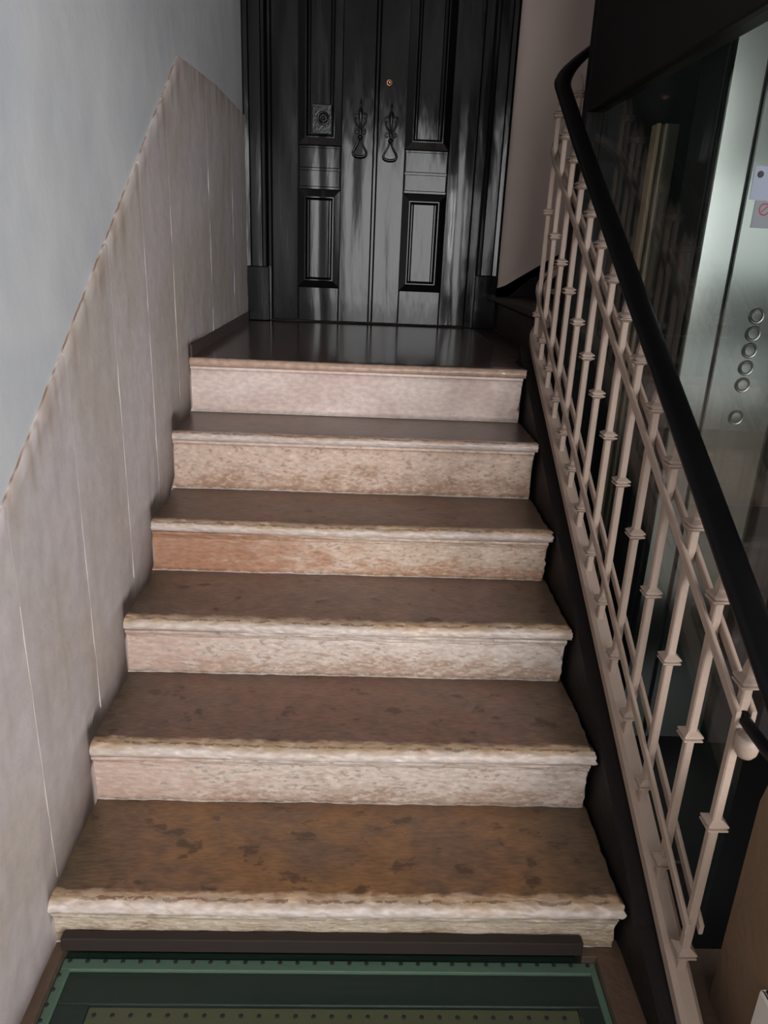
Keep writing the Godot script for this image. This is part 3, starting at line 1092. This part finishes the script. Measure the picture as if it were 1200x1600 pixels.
# ---------------------------------------------------------------- the iron railing
func build_railing(cream: Material, hand_m: Material) -> void:
	var r := group_node("stair_railing", self, Vector3(0, 0, 0))
	tag(r, "cream painted iron stair railing with black handrail curving right at the top", "railing")
	var s_end := 2.55
	for side in [-0.0125, 0.0125]:
		obj("upper_bar", bar_along(up_rail, 0.195, s_end, 0.008, 0.022, side), cream, r)
		obj("lower_bar", bar_along(low_rail, 0.195, s_end, 0.008, 0.022, side), cream, r)
	obj("bottom_rail", bar_along(bottom_rail, 0.03, s_end, 0.040, 0.042), cream, r)
	# balusters
	var collar := Soup.new()
	collar.lathe([[0.0115, -0.012], [0.0150, -0.010], [0.0245, -0.0055], [0.0245, -0.0025], [0.0175, -0.0015], [0.0175, 0.0015], [0.0245, 0.0025], [0.0245, 0.0055], [0.0150, 0.010], [0.0115, 0.012]], Transform3D(), 4, true)
	var cm := collar.mesh()
	cm.surface_set_material(0, cream)
	var tip := Soup.new()
	tip.lathe([[0.0105, 0.0], [0.0120, 0.010], [0.0085, 0.026], [0.0030, 0.050], [0.0012, 0.054]], Transform3D(), 4)
	var tm := tip.mesh()
	tm.surface_set_material(0, cream)
	for k in 17:
		var s := 0.212 + 0.134 * k
		var b := rail_at(s, 0.0)
		var y0 := bottom_rail(s) - 0.01
		var y1 := rail_nose(s) + 0.688
		var bar := Soup.new()
		var loops := []
		for y in [y0, y1]:
			var l := PackedVector3Array()
			for q in [[-1, -1, 1, 0], [1, -1, -1, 0], [1, -1, 0, 1], [1, 1, 0, -1], [1, 1, -1, 0], [-1, 1, 1, 0], [-1, 1, 0, -1], [-1, -1, 0, 1]]:
				l.append(Vector3(q[0] * 0.008 + q[2] * 0.0022, y - y0, q[1] * 0.008 + q[3] * 0.0022))
			loops.append(l)
		bar.loft(loops, true, false, true)
		var o := obj("baluster", bar, cream, r)
		o.transform = Transform3D(b.basis, Vector3(b.origin.x, y0, b.origin.z))
		for h in [rail_nose(s) + 0.119 - 0.04 * (s - 0.21), rail_nose(s) + 0.410 - 0.012 * (s - 0.21), y1]:
			share("collar", cm, Transform3D(Basis(), Vector3(0, h - y0, 0)), o)
		share("spike", tm, Transform3D(Basis(), Vector3(0, y1 + 0.008 - y0, 0)), o)
	# handrail: flattened oval, ending below in a small scroll
	var prof := [Vector2(-0.020, -0.011), Vector2(0.020, -0.011), Vector2(0.026, -0.006), Vector2(0.027, 0.0), Vector2(0.023, 0.007), Vector2(0.013, 0.0115), Vector2(0.0, 0.013), Vector2(-0.013, 0.0115), Vector2(-0.023, 0.007), Vector2(-0.027, 0.0), Vector2(-0.026, -0.006)]
	var path := []
	for s in stations(0.05, s_end):
		path.append([s, rail_nose(s) + 0.770 + 0.02 * clampf((s - 1.6) / 0.5, 0.0, 1.0) + 0.03 * clampf((s - 1.98) / 0.2, 0.0, 1.0)])
	var hs := Soup.new()
	var loops := []
	var pts := []
	for q in path:
		pts.append(rail_at(q[0], q[1]))
	for i in pts.size():
		var t: Vector3 = (pts[mini(i + 1, pts.size() - 1)].origin - pts[maxi(i - 1, 0)].origin).normalized()
		var across: Vector3 = pts[i].basis.x
		var up := across.cross(-t).normalized() * -1.0
		if up.y < 0.0:
			up = -up
		var l := PackedVector3Array()
		for p in prof:
			l.append(pts[i].origin + across * p.x + up * p.y)
		loops.append(l)
	hs.loft(loops, false, false, true)
	obj("handrail", hs, hand_m, r).set_meta("label", "smooth black handrail")
	var sc := Soup.new()
	var scp := PackedVector3Array()
	for q in smooth_path([Vector3(0.214, 0.724, 0), Vector3(0.190, 0.718, 0), Vector3(0.150, 0.716, 0), Vector3(0.110, 0.716, 0), Vector3(0.075, 0.730, 0), Vector3(0.062, rail_nose(0.062) + 0.765, 0)], 6):
		scp.append(rail_at(q.x, q.y).origin)
	sc.tube(scp, 0.010, 10)
	obj("handrail_scroll", sc, hand_m, r)
	var cap := Soup.new()
	cap.lathe([[0.0, -0.024], [0.012, -0.022], [0.017, -0.014], [0.019, 0.0], [0.019, 0.014], [0.016, 0.016], [0.0, 0.016]], Transform3D(Basis(), Vector3(1.214, 0.684, 0.118)), 20)
	obj("end_cap", cap, cream, r)


# ---------------------------------------------------------------- the glazed lift
func build_lift(dark: Material, blackm: Material, steel: Material, rim: Material, glass: Material) -> void:
	var sh := group_node("lift_enclosure", self, Vector3(1.30, 0, 0))
	tag(sh, "dark framed glass lift enclosure standing right of the stair railing", "elevator")
	var x := 0.0
	boxed("corner_post", Vector3(x, -0.1, -1.70), Vector3(x + 0.06, 3.28, -1.64), dark, sh, 0.004)
	boxed("corner_post", Vector3(x, 0.6, -0.06), Vector3(x + 0.06, 3.28, 0.0), dark, sh, 0.004)
	boxed("top_beam", Vector3(x, 1.84, -1.64), Vector3(x + 0.06, 2.22, -0.06), dark, sh, 0.004)
	boxed("bottom_beam", Vector3(x, -0.1, -1.64), Vector3(x + 0.06, 0.12, -0.21), dark, sh, 0.004)
	boxed("glass_pane", Vector3(x + 0.020, 0.12, -1.64), Vector3(x + 0.030, 1.84, -0.06), glass, sh, 0.001)
	boxed("glass_pane", Vector3(x + 0.020, 2.22, -1.64), Vector3(x + 0.030, 3.28, -0.06), glass, sh, 0.001)
	boxed("back_wall", Vector3(x + 0.06, -0.1, -1.74), Vector3(2.2, 3.28, -1.70), blackm, sh, 0.002)
	boxed("side_wall", Vector3(2.16, -0.1, -1.70), Vector3(2.2, 3.28, 0.0), blackm, sh, 0.002)
	boxed("front_wall", Vector3(x + 1.02, -0.1, -0.04), Vector3(2.16, 3.28, 0.0), blackm, sh, 0.002)
	boxed("pit_floor", Vector3(x + 0.06, -0.14, -1.70), Vector3(2.16, -0.1, -0.04), blackm, sh, 0.002)
	boxed("shaft_cover", Vector3(x + 0.06, 3.24, -1.70), Vector3(2.16, 3.28, -0.06), blackm, sh, 0.002)

	var gr := [["thin pale lift guide rail farthest left behind the side glass", 1.476, 1.488, Color8(186, 168, 134)], ["second thin pale lift guide rail behind the side glass, against a dull wide one", 1.501, 1.510, Color8(186, 176, 152)], ["wide dull grey lift guide rail behind the side glass", 1.5115, 1.545, Color8(96, 94, 80)]]
	for q in gr:
		var g := Soup.new()
		g.box(Vector3(q[1], -0.098, -1.47), Vector3(q[2], 1.79, -1.45), 0.002)
		g.box(Vector3((q[1] + q[2]) / 2 - 0.003, -0.098, -1.51), Vector3((q[1] + q[2]) / 2 + 0.003, 1.79, -1.47), 0.001)
		tag(obj("guide_rail", g, mat(q[3], 0.45, 0.2)), q[0], "guide rail", "lift guide rails")

	var cb := group_node("lift_cabin", self, Vector3(0, 0, 0))
	tag(cb, "brushed steel lift cabin front with a column of round call buttons", "elevator")
	var z := -0.90
	boxed("return_panel", Vector3(1.441, -0.05, z - 0.03), Vector3(1.5235, 2.25, z), steel, cb, 0.003)
	boxed("panel_gap", Vector3(1.5235, -0.05, z - 0.03), Vector3(1.5310, 2.25, z - 0.012), blackm, cb, 0.0005)
	var cp := boxed("control_panel", Vector3(1.5310, -0.05, z - 0.03), Vector3(1.722, 2.25, z), steel, cb, 0.003)
	boxed("door_jamb", Vector3(1.724, -0.05, z - 0.05), Vector3(1.80, 2.25, z + 0.03), dark, cb, 0.004)
	boxed("cabin_side", Vector3(1.436, -0.05, -1.08), Vector3(1.440, 2.25, z - 0.03), blackm, cb, 0.001)
	boxed("cabin_back", Vector3(1.724, -0.05, z - 0.12), Vector3(2.14, 2.25, z - 0.06), blackm, cb, 0.002)
	var face := Basis(Vector3.RIGHT, Vector3(0, 0, 1), Vector3(0, -1, 0))
	var ring := Soup.new()
	ring.lathe([[0.0205, -0.001], [0.0205, 0.0025], [0.0190, 0.0035], [0.0165, 0.0030], [0.0160, 0.0005], [0.0, 0.0005]], Transform3D(), 28, true)
	var rm := ring.mesh()
	rm.surface_set_material(0, rim)
	var face_disc := Soup.new()
	face_disc.lathe([[0.0145, 0.0005], [0.0145, 0.0035], [0.0130, 0.0045], [0.0, 0.0048]], Transform3D(), 28, true)
	rm.add_surface_from_arrays(Mesh.PRIMITIVE_TRIANGLES, face_disc.mesh().surface_get_arrays(0))
	rm.surface_set_material(1, steel)
	for y in [1.266, 1.221, 1.177, 1.131, 1.085, 0.996]:
		share("button", rm, Transform3D(face, Vector3(1.618, y, z)), cp)
	var paper := mat(Color8(150, 156, 172), 0.8)
	var red := mat(Color8(170, 70, 74), 0.8)
	var ink := mat(Color8(70, 66, 72), 0.8)
	var n1 := boxed("paper_notice", Vector3(1.540, 1.545, z), Vector3(1.625, 1.622, z + 0.0012), paper, self, 0.0003)
	tag(n1, "small bluish paper notice with a dark round spot, upper of two on the lift panel", "notice", "notices on the lift panel")
	var dot := Soup.new()
	dot.lathe([[0.008, 0.0], [0.008, 0.0006], [0.0, 0.0007]], Transform3D(face, Vector3(1.556, 1.603, z + 0.0012)), 18)
	obj("printed_spot", dot, ink, n1)
	var n2 := boxed("paper_notice", Vector3(1.556, 1.480, z), Vector3(1.625, 1.544, z + 0.0012), mat(Color8(128, 132, 138), 0.8), self, 0.0003)
	tag(n2, "grey paper notice with a red prohibition ring, lower of two on the lift panel", "notice", "notices on the lift panel")
	var rr := Soup.new()
	var circ := PackedVector3Array()
	for i in 25:
		circ.append(Vector3(1.583 + cos(TAU * i / 24.0) * 0.013, 1.524 + sin(TAU * i / 24.0) * 0.013, z + 0.0014))
	rr.tube(circ, 0.0016, 6)
	rr.tube(PackedVector3Array([Vector3(1.574, 1.515, z + 0.0014), Vector3(1.592, 1.533, z + 0.0014)]), 0.0014, 6)
	obj("prohibition_ring", rr, red, n2)
